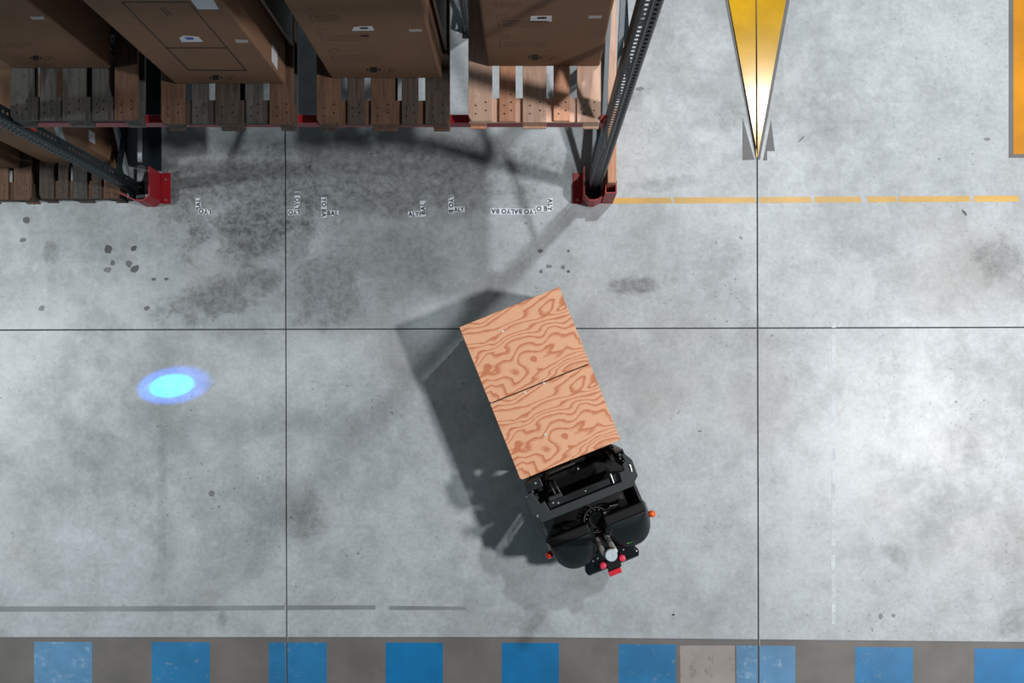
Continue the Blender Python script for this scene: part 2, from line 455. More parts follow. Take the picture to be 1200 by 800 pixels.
for (a, b, k), lb in zip(sq, sql):
    y = ytop(a) + 5.5
    js = [334.6 + 0.9, 887.8 + 0.9]
    polys = [[(a, y), (b, y + 0.4), (b, y + 66), (a, y + 66)]]
    for jv in js:
        if a < jv < b:
            polys = [[(a, y), (jv - 1.1, y + 0.2), (jv - 1.1, y + 66), (a, y + 66)], [(jv + 1.1, y + 0.2), (b, y + 0.4), (b, y + 66), (jv + 1.1, y + 66)]]
    flat('painted_square', polys, 0.0008, 0.0016, M['blue'][k], lb, 'floor marking', 'blue squares along the grey walkway')
flat('worn_coating_patch', [[(796, ytop(796) + 7), (860, ytop(860) + 6), (861, 832), (797, 832)]], 0.0004, 0.0013,
     paint('pale_worn_coating', srgb(168, 160, 154), 0.35, 0.55, srgb(120, 112, 106), True), parent=floor)

# yellow wedge with its darker primer border, split by the joint
def wedge_edge(side, y, inset):
    f = (187 - y) / 187.0
    if side < 0: return 885.5 - (885.5 - 849.5) * f + inset
    return 890.5 + (925.5 - 890.5) * f - inset
wd = tag(empty('yellow_wedge', W(887, 90)), 'long yellow painted wedge tapering to a point on the floor joint', 'floor marking')
def wpart(name, inset, z0, z1, mat, ytip, gap):
    bm = bmesh.new()
    for sd in (-1, 1):
        mid = lambda y: jx(887.3, y) + sd * gap
        poly = [(wedge_edge(sd, -120, inset), -120), (wedge_edge(sd, ytip, inset * 0.6), ytip), (mid(ytip), ytip), (mid(-120), -120)]
        prism(bm, [(W(*q) - wd.location)[:2] for q in poly], z0, z1)
    return obj(name, bm, mat, wd)
wpart('primer_border', 0, 0, 0.0008, M['border'], 187, 1.0)
wpart('yellow_fill', 5.2, 0.0008, 0.0018, M['yellow'], 184, 0.9)
bm = prism(bmesh.new(), [(W(jx(887.3, y) + d, y) - wd.location)[:2] for d, y in ((-0.9, -120), (0.9, -120), (0.7, 180), (-0.7, 180))], -0.002, 0.0006)
obj('joint_fill', bm, paint('ochre_joint_fill', srgb(176, 124, 20), 0.1), wd)
bm = bmesh.new()
for poly in ([(870, 137), (884, 187), (870, 188)], [(903.5, 140), (908, 177), (899, 177), (899, 188), (894, 188)]):
    prism(bm, [(W(*q) - wd.location)[:2] for q in poly], 0, 0.0006)
obj('primer_overspray', bm, M['border'], wd)
yb = tag(empty('yellow_bay_marking', W(1190, 90)), 'amber yellow painted floor block with dark grey border', 'floor marking')
for nm, poly, z0, z1, mt in (('primer_border', [(1182, -120), (1260, -120), (1260, 185), (1182, 185)], 0, 0.0008, M['border']),
                             ('yellow_fill', [(1187.5, -120), (1260, -120), (1260, 180.5), (1187.5, 180.5)], 0.0008, 0.0018, M['amber'])):
    bm = bmesh.new(); prism(bm, [(W(*q) - yb.location)[:2] for q in poly], z0, z1); obj(nm, bm, mt, yb)
# thin yellow line in several lengths of tape
segs = [(716, 788), (789, 886.6), (889, 952), (954, 1010), (1016, 1052), (1053, 1138), (1141, 1195)]
yl = tag(empty('yellow_line', W(955, 234)), 'thin broken yellow line running from the red post guard', 'floor marking')
for a, b in segs:
    ya, yc = 235.2 - (a - 716) * 0.0052, 235.2 - (b - 716) * 0.0052
    bm = bmesh.new()
    poly = [(a, ya - 3.6), (b - 2, yc - 3.4), (b, yc + 3.2), (a + 1, ya + 3.6)]
    prism(bm, [(W(*q) - yl.location)[:2] for q in poly], 0, 0.001)
    obj('tape_length', bm, M['tape_yellow'], yl)
flat('grey_line_residue', [[(-120, 710.5), (200, 710), (333.5, 709), (333.5, 714.5), (200, 716), (-120, 717)], [(337, 709), (440, 709), (440, 714), (337, 714.5)], [(456, 709.5), (545, 710.5), (548, 714.5), (456, 714.5)]],
     0, 0.0007, M['greytape'], 'long faded grey stripe running parallel to the walkway edge')
bm_list = [(374, 384), (392, 430), (462, 492), (525, 540), (548, 612), (620, 640), (650, 700), (705, 731)]
pr = tag(empty('pale_line_residue', W(977, 552)), 'faint whitish dashed stripe left on bare concrete beside the forklift aisle', 'floor marking')
for k, (a, b) in enumerate(bm_list):
    bm = prism(bmesh.new(), [(W(*q) - pr.location)[:2] for q in [(974 + (k % 2), a), (979, a), (979.4, b), (974.4, b)]], 0, 0.0007)
    obj('dash', bm, M['whitetape'], pr)

# ------------------------------------------------------------------ printed tape strips
def text_mesh(s, size):
    cu = bpy.data.curves.new('txt', 'FONT'); cu.body = s; cu.size = size; cu.align_x = 'CENTER'; cu.align_y = 'CENTER'
    cu.offset = 0.0016; cu.extrude = 0.0003; cu.space_character = 1.12; cu.resolution_u = 3
    o = bpy.data.objects.new('txt', cu); C.objects.link(o)
    dg = bpy.context.evaluated_depsgraph_get()
    me = bpy.data.meshes.new_from_object(o.evaluated_get(dg))
    bpy.data.objects.remove(o); bpy.data.curves.remove(cu)
    return me
def tape_strip(cx, cy, length, width, ang, text, z, label):
    o = obj('tape_strip', box(bmesh.new(), -length / 288, length / 288, -width / 288, width / 288, 0, 0.0007), M['tape'])
    o.location = W(cx, cy); o.location.z = z; o.rotation_euler = (0, 0, math.radians(ang))
    tag(o, label, 'tape', 'white printed tape strips on the floor')
    words = text.split(' ')
    mes = [text_mesh(wd_, 0.052) for wd_ in words]
    wid = [max(v.co.x for v in me.vertices) - min(v.co.x for v in me.vertices) for me in mes]
    total = sum(wid) + 0.020 * (len(words) - 1)
    k = min(1.0, (length / 144 - 0.008) / total)
    x = -total / 2
    for me, wd_ in zip(mes, wid):
        me.name = 'lettering'
        xm = min(v.co.x for v in me.vertices)
        yc = (max(v.co.y for v in me.vertices) + min(v.co.y for v in me.vertices)) / 2
        for v in me.vertices: v.co.x = (v.co.x - xm + x) * k; v.co.y -= yc
        mesh_obj('lettering', me, M['ink'], o, (0, 0, 0.0008))
        x += wd_ + 0.020
for a in [
    (232.5, 239.5, 15, 6.5, 92, 'BAL', 0.0005, 'short printed tape strip standing off the upside-down LYO piece'),
    (240, 248, 16, 6.5, 177, 'LYO', 0.0013, 'printed tape strip reading upside-down LYO at the red post guard side'),
    (348.5, 235, 21, 6, 88, 'LYO B', 0.0005, 'printed tape strip LYO B set square to the floor joint piece'),
    (344.5, 248.8, 14, 6.6, 181, 'LYO', 0.0013, 'small printed tape piece touching the long floor joint'),
    (379.6, 243, 24, 6.6, -90, 'YO BA', 0.0013, 'printed tape strip reading YO BA downwards'),
    (390, 249.8, 14, 6.5, -1, 'BAL', 0.0005, 'printed tape piece reading BAL beside the downward YO BA strip'),
    (487.5, 250.8, 19, 6.6, 1, 'ALYO', 0.0005, 'printed tape piece reading ALYO, foot of a corner mark'),
    (495.8, 244.3, 18, 6.4, 91, 'BAL', 0.0013, 'printed tape piece reading BAL upwards on the ALYO piece'),
    (528.6, 239.5, 21, 6.6, -90, 'LYO B', 0.0013, 'printed tape strip reading LYO B downwards'),
    (538, 245.3, 13, 6.6, 3, 'ALY', 0.0005, 'printed tape piece reading ALY beside the LYO B strip'),
    (602, 247.8, 54, 7, 179, 'LYO BALYO BA', 0.0005, 'longest printed tape strip, lettering upside-down'),
    (635, 244.4, 15, 6.6, 2, 'O B', 0.0013, 'short printed tape piece bridging long strip and upright strip'),
    (644.6, 240, 16, 6.6, -91, 'ALY', 0.0021, 'printed tape strip reading ALY downwards at the long strip end')]:
    tape_strip(*a)

# ------------------------------------------------------------------ racking
XR, XL = 0.521, -3.19           # frame centres
YF = 1.68                       # front of the posts
BEAM_Z = 1.93
def upright_mesh(h):
    """open C post, perforated front and sides; origin at foot centre front"""
    bm = bmesh.new()
    hw, dp, pitch, hh, t_ = 0.05, 0.085, 0.05, 0.022, 0.003
    n = int(h / pitch)
    # cross-section path strips: each (p0, p1, hole?)  (x, y)
    path = [(-0.03, dp, 0.0), (-hw, dp, 0.0), (-hw, 0.012, 1.0), (-hw + 0.012, 0.0, 0.0), (-0.008, 0.0, 1.0), (0.0, -0.006, 0.0), (0.008, 0.0, 0.0), (hw - 0.012, 0.0, 1.0), (hw, 0.012, 0.0), (hw, dp, 1.0), (0.03, dp, 0.0)]
    for (x0, y0, _), (x1, y1, hole) in zip(path[:-1], path[1:]):
        if not hole:
            vs_ = [bm.verts.new(c) for c in ((x0, y0, 0), (x1, y1, 0), (x1, y1, h), (x0, y0, h))]
            bm.faces.new(vs_); continue
        wd_ = math.hypot(x1 - x0, y1 - y0); f = 0.016 / wd_
        cuts = [0, 0.5 - f / 2, 0.5 + f / 2, 1]
        L_ = lambda u: (x0 + (x1 - x0) * u, y0 + (y1 - y0) * u)
        for a, b in ((0, 1), (2, 3)):
            A, B = L_(cuts[a]), L_(cuts[b])
            bm.faces.new([bm.verts.new(c) for c in ((*A, 0), (*B, 0), (*B, h), (*A, h))])
        A, B = L_(cuts[1]), L_(cuts[2])
        for k in range(n + 1):
            za = 0 if k == 0 else k * pitch - pitch / 2 + hh / 2
            zb = h if k == n else k * pitch + pitch / 2 - hh / 2
            bm.faces.new([bm.verts.new(c) for c in ((*A, za), (*B, za), (*B, zb), (*A, zb))])
    bmesh.ops.remove_doubles(bm, verts=bm.verts, dist=1e-5)
    me = bpy.data.meshes.new('upright'); bm.to_mesh(me); bm.free()
    me.materials.append(M['upright'])
    return me
POST_H = 5.3
up_me = upright_mesh(POST_H)
def rack_frame(x, label):
    r = tag(empty('rack_frame', (x, YF, 0)), label, 'rack frame', 'rack end frames')
    for yy, rz in ((0, 0), (1.10, math.pi)):
        u = mesh_obj('upright', up_me, None, r, (0, yy, 0.008)); u.rotation_euler = (0, 0, rz)
        yb0 = yy - 0.03 if rz == 0 else yy - 0.11
        obj('base_plate', box(bmesh.new(), -0.06, 0.06, yb0, yb0 + 0.14, 0, 0.008), M['upright'], r)
    k = 0
    z = 0.12
    while z < POST_H - 0.8:
        bm = beam_between(bmesh.new(), (-0.012, 0.06, z), (-0.012, 1.04, z + 0.66), 0.028, 0.05)
        obj('brace', bm, M['galv'], r)
        if k % 2 == 0:
            obj('brace', beam_between(bmesh.new(), (0.018, 0.06, z + 0.30), (0.018, 1.04, z - 0.06), 0.026, 0.045), M['upright'], r)
        z += 1.12; k += 1
    return r
rack_frame(XR, 'dark perforated rack frame with silver braces at the bay end by the plank rail')
rack_frame(XL, 'dark perforated rack frame standing between floor pallets and empty bay')

def rack_beam(x0, x1, y, front, label):
    r = tag(empty('rack_beam', ((x0 + x1) / 2, y, BEAM_Z)), label, 'rack beam', 'red load beams')
    hw = (x1 - x0) / 2
    obj('rail', box(bmesh.new(), -hw, hw, 0, 0.05, -0.105, -0.001, 0.004), M['red'], r)
    for sx in (-1, 1):
        xa = sx * hw - (0.006 if sx > 0 else 0); yo = -0.012 if front else 0.018
        obj('end_connector', box(bmesh.new(), xa, xa + 0.006, yo, yo + 0.044, -0.17, 0.05), M['red'], r)
        for zz in (-0.13, 0.02):
            bm = bmesh.new(); tube(bm, [(sx * (hw - 0.012), yo + 0.02, zz), (sx * (hw - 0.005), yo + 0.02, zz)], 0.008, 8)
            obj('safety_pin', bm, M['bolt'], r)
    return r
rack_beam(XL + 0.052, XR - 0.052, 1.72, True, 'red front load beam under the four pallets')
rack_beam(XL + 0.052, XR - 0.052, 2.69, False, 'red rear load beam under the four pallets')
rack_beam(XL - 2.6, XL - 0.052, 1.72, True, 'red front load beam above the two floor pallets')
rack_beam(XL - 2.6, XL - 0.052, 2.69, False, 'red rear load beam above the two floor pallets')
rack_frame(XL - 2.652, 'dark perforated rack frame at the far end of the floor pallet bay')

# ---- pallets
def pallet(name_label, x, y, z, wdt=0.80, dep=1.20, mats=None, group='timber pallets in the racking', rz=0.0, missing=()):
    mats = mats or [M['wood_old']]
    r = tag(empty('timber_pallet', (x, y, z), rz), name_label, 'pallet', group)
    k = wdt / 0.80; hw = wdt / 2
    rng = random.Random(hash(name_label) % 9999 if False else int(abs(x * 1000) + abs(y * 77)))
    pick = lambda i: mats[(i * 7 + rng.randrange(3)) % len(mats)]
    wds = [0.145 * k, 0.10 * k, 0.145 * k, 0.10 * k, 0.145 * k]
    gap = (wdt - sum(wds)) / 4
    xx = -hw
    nails = bmesh.new()
    for i, wv in enumerate(wds):
        jit = rng.uniform(-0.008, 0.008); bm = bmesh.new()
        a, b = xx + 0.0005, xx + wv - 0.0005
        y0, y1, ch = 0.0 + abs(jit), dep - abs(rng.uniform(0, 0.006)), 0.03
        if i == 0: pts = [(a + ch * 0.6, y0), (b, y0), (b, y1), (a + ch * 0.6, y1), (a, y1 - ch), (a, y0 + ch)]
        elif i == 4: pts = [(a, y0), (b - ch * 0.6, y0), (b, y0 + ch), (b, y1 - ch), (b - ch * 0.6, y1), (a, y1)]
        else: pts = [(a, y0), (b, y0), (b, y1), (a, y1)]
        if i not in missing:
            obj('deck_board', prism(bm, pts, 0.1225, 0.1445, 0.002), mats[i % len(mats)] if len(mats) >= 5 else pick(i), r)
            for ny in (0.05, 0.10, dep - 0.07):
                for fx, dy in ((0.3, 0), (0.72, 0.02)): tube(nails, [(a + wv * fx, ny + dy, 0.1440), (a + wv * fx, ny + dy, 0.1450)], 0.0055, 6)
        xx += wv + gap
    obj('nail_heads', nails, M['deep_black'], r)['kind'] = 'stuff'
    for j, y0 in enumerate((0.006, dep / 2 - 0.0725, dep - 0.151)):
        obj('stringer_board', box(bmesh.new(), -hw + 0.004, hw - 0.004, y0, y0 + 0.145, 0.1005, 0.122, 0.002), mats[(j + 3) % len(mats)] if len(mats) < 5 else mats[5 + j % (len(mats) - 5)] if len(mats) > 5 else mats[j], r)
        for bx, bw in ((-hw + 0.006, 0.10 * k), (-0.0725 * k, 0.145 * k), (hw - 0.006 - 0.10 * k, 0.10 * k)):
            obj('block', box(bmesh.new(), bx, bx + bw, y0 + 0.002, y0 + 0.142, 0.0225, 0.1, 0.003), pick(j + 1), r)
    for bx, bw in ((-hw + 0.005, 0.10 * k), (-0.0725 * k, 0.145 * k), (hw - 0.005 - 0.10 * k, 0.10 * k)):
        obj('bottom_runner', box(bmesh.new(), bx, bx + bw, -0.004, dep + 0.002, 0.0, 0.022, 0.003), pick(2), r)
    return r
PZ = BEAM_Z
wn, wr, wo, wb, wg = M['wood_new'], M['wood_red'], M['wood_old'], M['wood_brown'], M['wood_grey']
PT = PZ + 0.1455
k = (CAM_H - PT) / F_PX
pallet('fresh pale timber pallet on the beam beside the rack end', (626.5 - CX) * k, 1.682, PZ, mats=[wn, wr, wn, wr, wn, wn, wn])
pallet('worn brown pallet on the beam, between the fresh pale one and the seamed carton', (448.5 - CX) * k, 1.668, PZ, mats=[wb, wo, wb, wo, wo, wb, wo])
pallet('dark weathered pallet under the carton with ruled seams', (266 - CX) * k, 1.670, PZ, mats=[wb, wg, wo, wg, wb, wo, wg])
pallet('grey boarded pallet on the beam next to the left rack frame', -2.745, 1.69, PZ, wdt=0.77, mats=[wg, wg, wg, wg, wb, wg, wo])
fl = 'pallets on the floor under the rack'
pallet('grey brown pallet standing on the floor beside the rack post', -3.59, 1.615, 0.0, wdt=0.65, mats=[wo, wo, wg, wo, wb, wb, wb], group=fl)
pallet('brown pallet on the floor, partly out of view', -4.375, 1.605, 0.0, mats=[wb, wb, wo, wb, wb, wb, wb], group=fl)

# ---- cartons
def carton(label, x0, x1, yf, z0, h, dep=0.95, group='cardboard cartons on pallets'):
    r = tag(empty('carton', ((x0 + x1) / 2, yf, z0)), label, 'carton', group)
    hw = (x1 - x0) / 2
    bm = box(bmesh.new(), -hw, hw, 0, dep, 0, h, 0.012, 2)
    obj('body', bm, M['carton'], r)
    obj('lid_seam', box(bmesh.new(), -hw + 0.02, hw - 0.02, dep / 2 - 0.003, dep / 2 + 0.003, h - 0.002, h + 0.001), M['print'], r)
    obj('lid_tape', box(bmesh.new(), -hw + 0.03, hw - 0.03, dep / 2 - 0.03, dep / 2 + 0.03, h - 0.001, h + 0.0015), M['print'], r)
    r['_yf'] = yf
    return r
def on_front(r, name, pix, mat, th=0.0012, label=None):
    yf = r.location.y
    pts = [FP(a, b, yf) - r.location for a, b in pix]
    bm = bmesh.new()
    f = [bm.verts.new((q.x, -th, q.z)) for q in pts]; g = [bm.verts.new((q.x, 0.001, q.z)) for q in pts]
    n = len(pts)
    bm.faces.new(f); bm.faces.new(g[::-1])
    for i in range(n): bm.faces.new((f[i], f[(i + 1) % n], g[(i + 1) % n], g[i]))
    return obj(name, bm, mat, r, label=label)
def line_front(r, name, a, b, wpx, mat):
    d = Vector((b[0] - a[0], b[1] - a[1])).normalized(); n = Vector((-d.y, d.x)) * wpx / 2
    on_front(r, name, [(a[0] + n.x, a[1] + n.y), (b[0] + n.x, b[1] + n.y), (b[0] - n.x, b[1] - n.y), (a[0] - n.x, a[1] - n.y)], mat, 0.0009)
def ring_front(r, name, cx, cy, rx, ry, mat, wpx=1.0):
    yf = r.location.y; bm = bmesh.new(); n = 20; A = []; B = []
    for i in range(n):
        a = 2 * math.pi * i / n
        p1 = FP(cx + rx * math.cos(a), cy + ry * math.sin(a), yf) - r.location
        p2 = FP(cx + (rx - wpx) * math.cos(a), cy + (ry - wpx * 0.7) * math.sin(a), yf) - r.location
        A.append(bm.verts.new((p1.x, -0.0009, p1.z))); B.append(bm.verts.new((p2.x, -0.0009, p2.z)))
    for i in range(n): bm.faces.new((A[i], A[(i + 1) % n], B[(i + 1) % n], B[i]))
    obj(name, bm, mat, r)
def warning_print(r, cx, cy, s=1.0, extra=True):
    """square flanked by two arrows, then crossed handling symbols"""
    on_front(r, 'handling_symbol', [(cx - 4 * s, cy - 3 * s), (cx + 4 * s, cy - 3 * s), (cx + 4 * s, cy + 3 * s), (cx - 4 * s, cy + 3 * s)], M['black_print'])
    for sg in (-1, 1):
        on_front(r, 'handling_symbol', [(cx + sg * 5 * s, cy), (cx + sg * 8 * s, cy - 1.6 * s), (cx + sg * 8 * s, cy + 1.6 * s)], M['black_print'])
    if extra:
        ring_front(r, 'handling_symbol', cx + 16 * s, cy + 0.5, 4 * s, 3 * s, M['print'], 0.9)
        line_front(r, 'handling_symbol', (cx + 18 * s, cy + 3 * s), (cx + 23 * s, cy - 2 * s), 1.0, M['print'])
        line_front(r, 'handling_symbol', (cx + 23 * s, cy - 2 * s), (cx + 27 * s, cy + 2 * s), 0.8, M['print'])
def text_block(r, x0, y0, x1, y1, sk, rows):
    """rows of faded print; sk shifts left edge per row"""
    h = (y1 - y0) / rows
    on_front(r, 'printed_text', [(x0 - 5 + 0, y0), (x0 - 3.6, y0), (x0 - 3.6 + sk, y1), (x0 - 5 + sk, y1)], M['print'])
    for i in range(rows):
        a = x0 + sk * i / rows; e = x1 - (6 if i == rows - 1 else 0)
        on_front(r, 'printed_text', [(a, y0 + i * h + 0.3), (e, y0 + i * h + 0.3), (e, y0 + i * h + h * 0.62), (a + sk * 0.4 / rows, y0 + i * h + h * 0.62)], M['print'])
def edge(px, py): return (px - CX) * (CAM_H - PT) / F_PX, (CY - py) * (CAM_H - PT) / F_PX
c4 = carton('brown carton on the fresh pale pallet, beside the rack end', edge(571, 78)[0], edge(703, 78)[0], edge(600, 78)[1], PT, 1.35)
on_front(c4, 'paper_label', [(622, 19), (646.5, 18.5), (646.5, 25), (621, 25.5)], M['label'], label='white shipping label')
on_front(c4, 'label_barcode', [(629.5, 19.6), (640.5, 19.3), (640.5, 21.6), (630, 21.8)], M['ink'], 0.002)
on_front(c4, 'small_label', [(690, 18.6), (705, 18.4), (705, 21.2), (689, 21.6)], M['label_grey'])
warning_print(c4, 627, 67)
ring_front(c4, 'printed_oval', 588.5, 19.8, 7, 2.9, M['print']); ring_front(c4, 'printed_oval', 591, 43, 6.4, 2.7, M['print'])
text_block(c4, 588, 24, 643, 32, 1.2, 3); text_block(c4, 590.5, 48, 643, 55.5, 1.0, 3); text_block(c4, 586, 3, 612, 9, 1, 2)
c3 = carton('brown carton on the worn brown pallet, ovals printed down its face', edge(388, 92)[0], edge(518, 92)[0], edge(450, 92)[1], PT, 1.30)
on_front(c3, 'paper_label', [(414, 32), (422, 31), (436, 30.5), (438.5, 35.5), (412.5, 36)], M['label'], label='white shipping label with torn edge')
on_front(c3, 'label_barcode', [(421, 32), (430, 31.6), (432, 33.4), (423, 33.8)], M['ink'], 0.002)
on_front(c3, 'small_label', [(479, 34.4), (493.5, 34.2), (495, 36.8), (480, 37.2)], M['label_grey'])
on_front(c3, 'tape_patch', [(422, 39.5), (432, 39), (433.5, 42.5), (423, 43)], M['print'])
warning_print(c3, 438, 81.5)
for cx_, cy_, rx_ in ((365.5, 13.6, 8), (378.5, 36.6, 7.4), (391.8, 59.4, 6.8)): ring_front(c3, 'printed_oval', cx_, cy_, rx_, 3.1, M['print'])
text_block(c3, 367, 18, 398, 26, 4, 3); text_block(c3, 380, 41, 432, 48.5, 4, 3); text_block(c3, 393, 64, 448, 71.5, 3.6, 3)
c2 = carton('large brown carton with black ruled seams and blue-striped label', edge(205, 98)[0], edge(335, 98)[0], edge(270, 98.5)[1], PT, 1.42)
for a, b in (((143, 2.5), (222, 83)), ((221, 2.5), (289, 83)), ((195, 56), (266.5, 56)), ((222, 82), (289, 82.5)), ((143, 2.5), (222, 2.5))):
    line_front(c2, 'ruled_seam', a, b, 1.0, M['black_print'])
on_front(c2, 'paper_label', [(210, 44), (215, 41.8), (232, 43), (238, 48.6), (213, 49.2)], M['label'], label='white label with blue stripe')
on_front(c2, 'label_stripe', [(216, 43.4), (226, 43.4), (227.5, 46), (220, 46.2)], M['label_blue'], 0.002)
on_front(c2, 'paper_label', [(222, -2), (249, -2), (256.5, 10.6), (232, 10.6)], M['label'], label='large white label')
on_front(c2, 'small_label', [(275, 46.6), (289.5, 46.6), (291.5, 49.8), (277, 50)], M['label_grey'])
line_front(c2, 'printed_text', (187, 9), (197, 18), 0.8, M['black_print']); line_front(c2, 'printed_text', (191, 8), (201, 18), 0.8, M['black_print'])
warning_print(c2, 253, 90.5, 0.9)
def on_side(r, name, pix, mat):
    """label on the +X side of a carton"""
    xs_ = r.location.x + r_half[r.name]
    pts = []
    for a, b in pix:
        d = xs_ * F_PX / (a - CX); pts.append(Vector((xs_, (CY - b) * d / F_PX, CAM_H - d)) - r.location)
    bm = bmesh.new()
    f = [bm.verts.new((q.x + 0.0012, q.y, q.z)) for q in pts]; bm.faces.new(f)
    g = [bm.verts.new((q.x - 0.001, q.y, q.z)) for q in pts]; bm.faces.new(g[::-1])
    for i in range(len(f)): bm.faces.new((f[i], f[(i + 1) % len(f)], g[(i + 1) % len(f)], g[i]))
    obj(name, bm, mat, r)
r_half = {c2.name: (edge(335, 98)[0] - edge(205, 98)[0]) / 2}
on_side(c2, 'side_label', [(318.5, 51), (325, 61.5), (325, 82), (318.5, 72)], M['label'])
c1 = carton('brown carton on the grey boarded pallet beside the rack frame', edge(14, 80)[0], edge(131, 80)[0], edge(60, 80)[1], PT, 1.25)
on_front(c1, 'small_label', [(35, 19.6), (50.5, 19.2), (53, 22.4), (38, 22.8)], M['label_grey'])
warning_print(c1, 42, 67.6, 0.85)
text_block(c1, 4, 49, 38, 56, 3, 3)
def carton_floor(label, x0, x1, yf, h):
    return carton(label, x0, x1, yf, 0.1455, h, 0.85, 'cartons on the floor pallets')
ca = carton_floor('brown carton on the floor pallet behind the rack post', -3.87, -3.30, 1.90, 1.05)
r_half[ca.name] = 0.285
on_side(ca, 'side_label', [(104, 152), (111, 156), (111, 169), (104, 165)], M['label'])
carton_floor('brown carton on the floor pallet partly out of view', -4.72, -4.06, 1.86, 1.0)
# thin boards stood on edge beside two of the cartons
def side_board(label, px, py, h, dep, z0=PT):
    x, y = edge(px, py)
    r = tag(empty('standing_board', (x, y, z0)), label, 'board', 'thin boards stood beside cartons')
    obj('sheet', box(bmesh.new(), -0.006, 0.006, 0, dep, 0, h, 0.002), M['dark_sheet'], r)
    obj('edge_strip', box(bmesh.new(), -0.0075, 0.0075, -0.006, 0.0, 0, h), M['film_edge'], r)
side_board('thin dark board standing on edge beside the ruled-seam carton', 342, 52, 1.15, 0.75)
side_board('thin dark board standing on edge beside the carton with printed ovals', 522.5, 58, 1.0, 0.7)

# ---- back-to-back row behind: added to block the light from the far side
def added_rear_row():
    y0 = 2.98
    for x, lb in ((XR - 1.0, 'rack frame of the added row behind, next to its open slot'), (XL, 'rack frame of the added row behind, at its far end')):
        r = rack_frame(x, lb); r.location.y = y0; r['group'] = 'frames of the added row behind'
    for yy, fr, lb in ((y0 + 0.04, True, 'red near beam of the added row behind'), (y0 + 1.01, False, 'red far beam of the added row behind')):
        rack_beam(XL + 0.052, XR - 1.052, yy, fr, lb)
    for k, (lb, lc) in enumerate((('pallet in the added row behind the grey boarded pallet', 'tall carton in the added row behind the grey boarded pallet'), ('pallet in the added row behind the ruled-seam carton', 'tall carton in the added row behind the ruled-seam carton'), ('pallet in the added row behind the oval-printed carton', 'tall carton in the added row behind the oval-printed carton'))):
        xc = XL + 0.50 + k * 0.86
        pallet(lb, xc, y0 - 0.03, PZ, mats=[wo, wb, wo, wb, wo], group='pallets of the added row behind')
        carton(lc, xc - 0.39, xc + 0.39, y0 + 0.0, PT, 2.6, 1.10, 'cartons of the added row behind')
added_rear_row()
# ---- upper storage level of the front row (above the picture): added to keep the cartons below in shade
UZ = 4.06
for yy, fr, lb in ((1.72, True, 'red front beam of the added upper level'), (2.69, False, 'red rear beam of the added upper level')):
    rb_ = rack_beam(XL + 0.052, XR - 0.052, yy, fr, lb); rb_.location.z = UZ
for xc, nm in ((-2.74, 'nearest the post by the floor pallets'), (-1.82, 'over the ruled-seam carton'), (-0.87, 'over the oval-printed carton')):
    pallet('added upper level pallet ' + nm, xc, 1.69, UZ, wdt=0.78, mats=[wo, wb, wo, wb, wo], group='pallets on the added upper level')
    carton('added upper level carton ' + nm, xc - 0.37, xc + 0.37, 1.80, UZ + 0.1455, 1.0, 1.05, 'cartons on the added upper level')
# ---- red post guards
def post_guard(x, sgn, label):
    """folded steel guard around a post foot; bolted flange on side sgn"""
    r = tag(empty('post_guard', (x, YF, 0)), label, 'post guard', 'red steel post guards')
    if sgn > 0: path = [(-0.035, -0.042), (0.0, -0.058), (0.085, -0.10), (0.15, -0.10), (0.20, -0.06), (0.20, 0.17)]
    else: path = [(0.06, -0.042), (0.06, -0.07), (0.0, -0.10), (-0.045, -0.10), (-0.09, -0.05), (-0.09, 0.17)]
    side = 0.20 if sgn > 0 else 0.09
    bm = bmesh.new(); n = len(path); th = 0.008
    # offset inward
    inner = []
    for i, (a, b) in enumerate(path):
        pa = Vector(path[max(i - 1, 0)]); pb = Vector(path[min(i + 1, n - 1)])
        tdir = (pb - pa).normalized(); nn = Vector((-tdir.y, tdir.x)) * (1 if sgn > 0 else -1)
        inner.append((a + nn.x * th, b + nn.y * th))
    prism(bm, path + inner[::-1], 0.0, 0.26)
    obj('folded_plate', bm, M['red_guard'] if sgn < 0 else M['red'], r)
    xa, xb = sorted((sgn * (side + 0.001), sgn * (side + 0.075)))
    fl_ = obj('floor_flange', box(bmesh.new(), xa, xb, -0.075, 0.175, 0, 0.012, 0.002), M['red'], r)
    for yy in (-0.045, 0.12):
        bm = bmesh.new(); lathe(bm, [(0, 0.026), (0.009, 0.025), (0.011, 0.020), (0.011, 0.012)], (xa + xb) / 2, yy, 6)
        obj('anchor_bolt', bm, M['bolt'], fl_)
post_guard(XR, -1, 'dull red folded steel guard at the rack post by the yellow line')
post_guard(XL, 1, 'bright red folded steel guard at the rack post by the floor pallets')
# ---- plank end rail along the bay end
er = tag(empty('end_rail', (0.634, 1.62, 0)), 'low wooden plank rail on red end shoes along the rack side', 'barrier')
for ya, yb_, mt in ((0.05, 0.64, M['wood_red']), (0.645, 1.62, wn)):
    obj('plank', box(bmesh.new(), -0.033, 0.033, ya, yb_, 0.04, 0.49, 0.004), mt, er)
for ya in (-0.012, 1.56):
    bm = bmesh.new(); box(bm, -0.045, 0.045, ya, ya + 0.10, 0, 0.012); box(bm, -0.045, -0.036, ya, ya + 0.10, 0.012, 0.40); box(bm, 0.036, 0.045, ya, ya + 0.10, 0.012, 0.40); box(bm, -0.036, 0.036, ya, ya + 0.008, 0.012, 0.40)
    obj('end_shoe', bm, M['red_guard'], er)
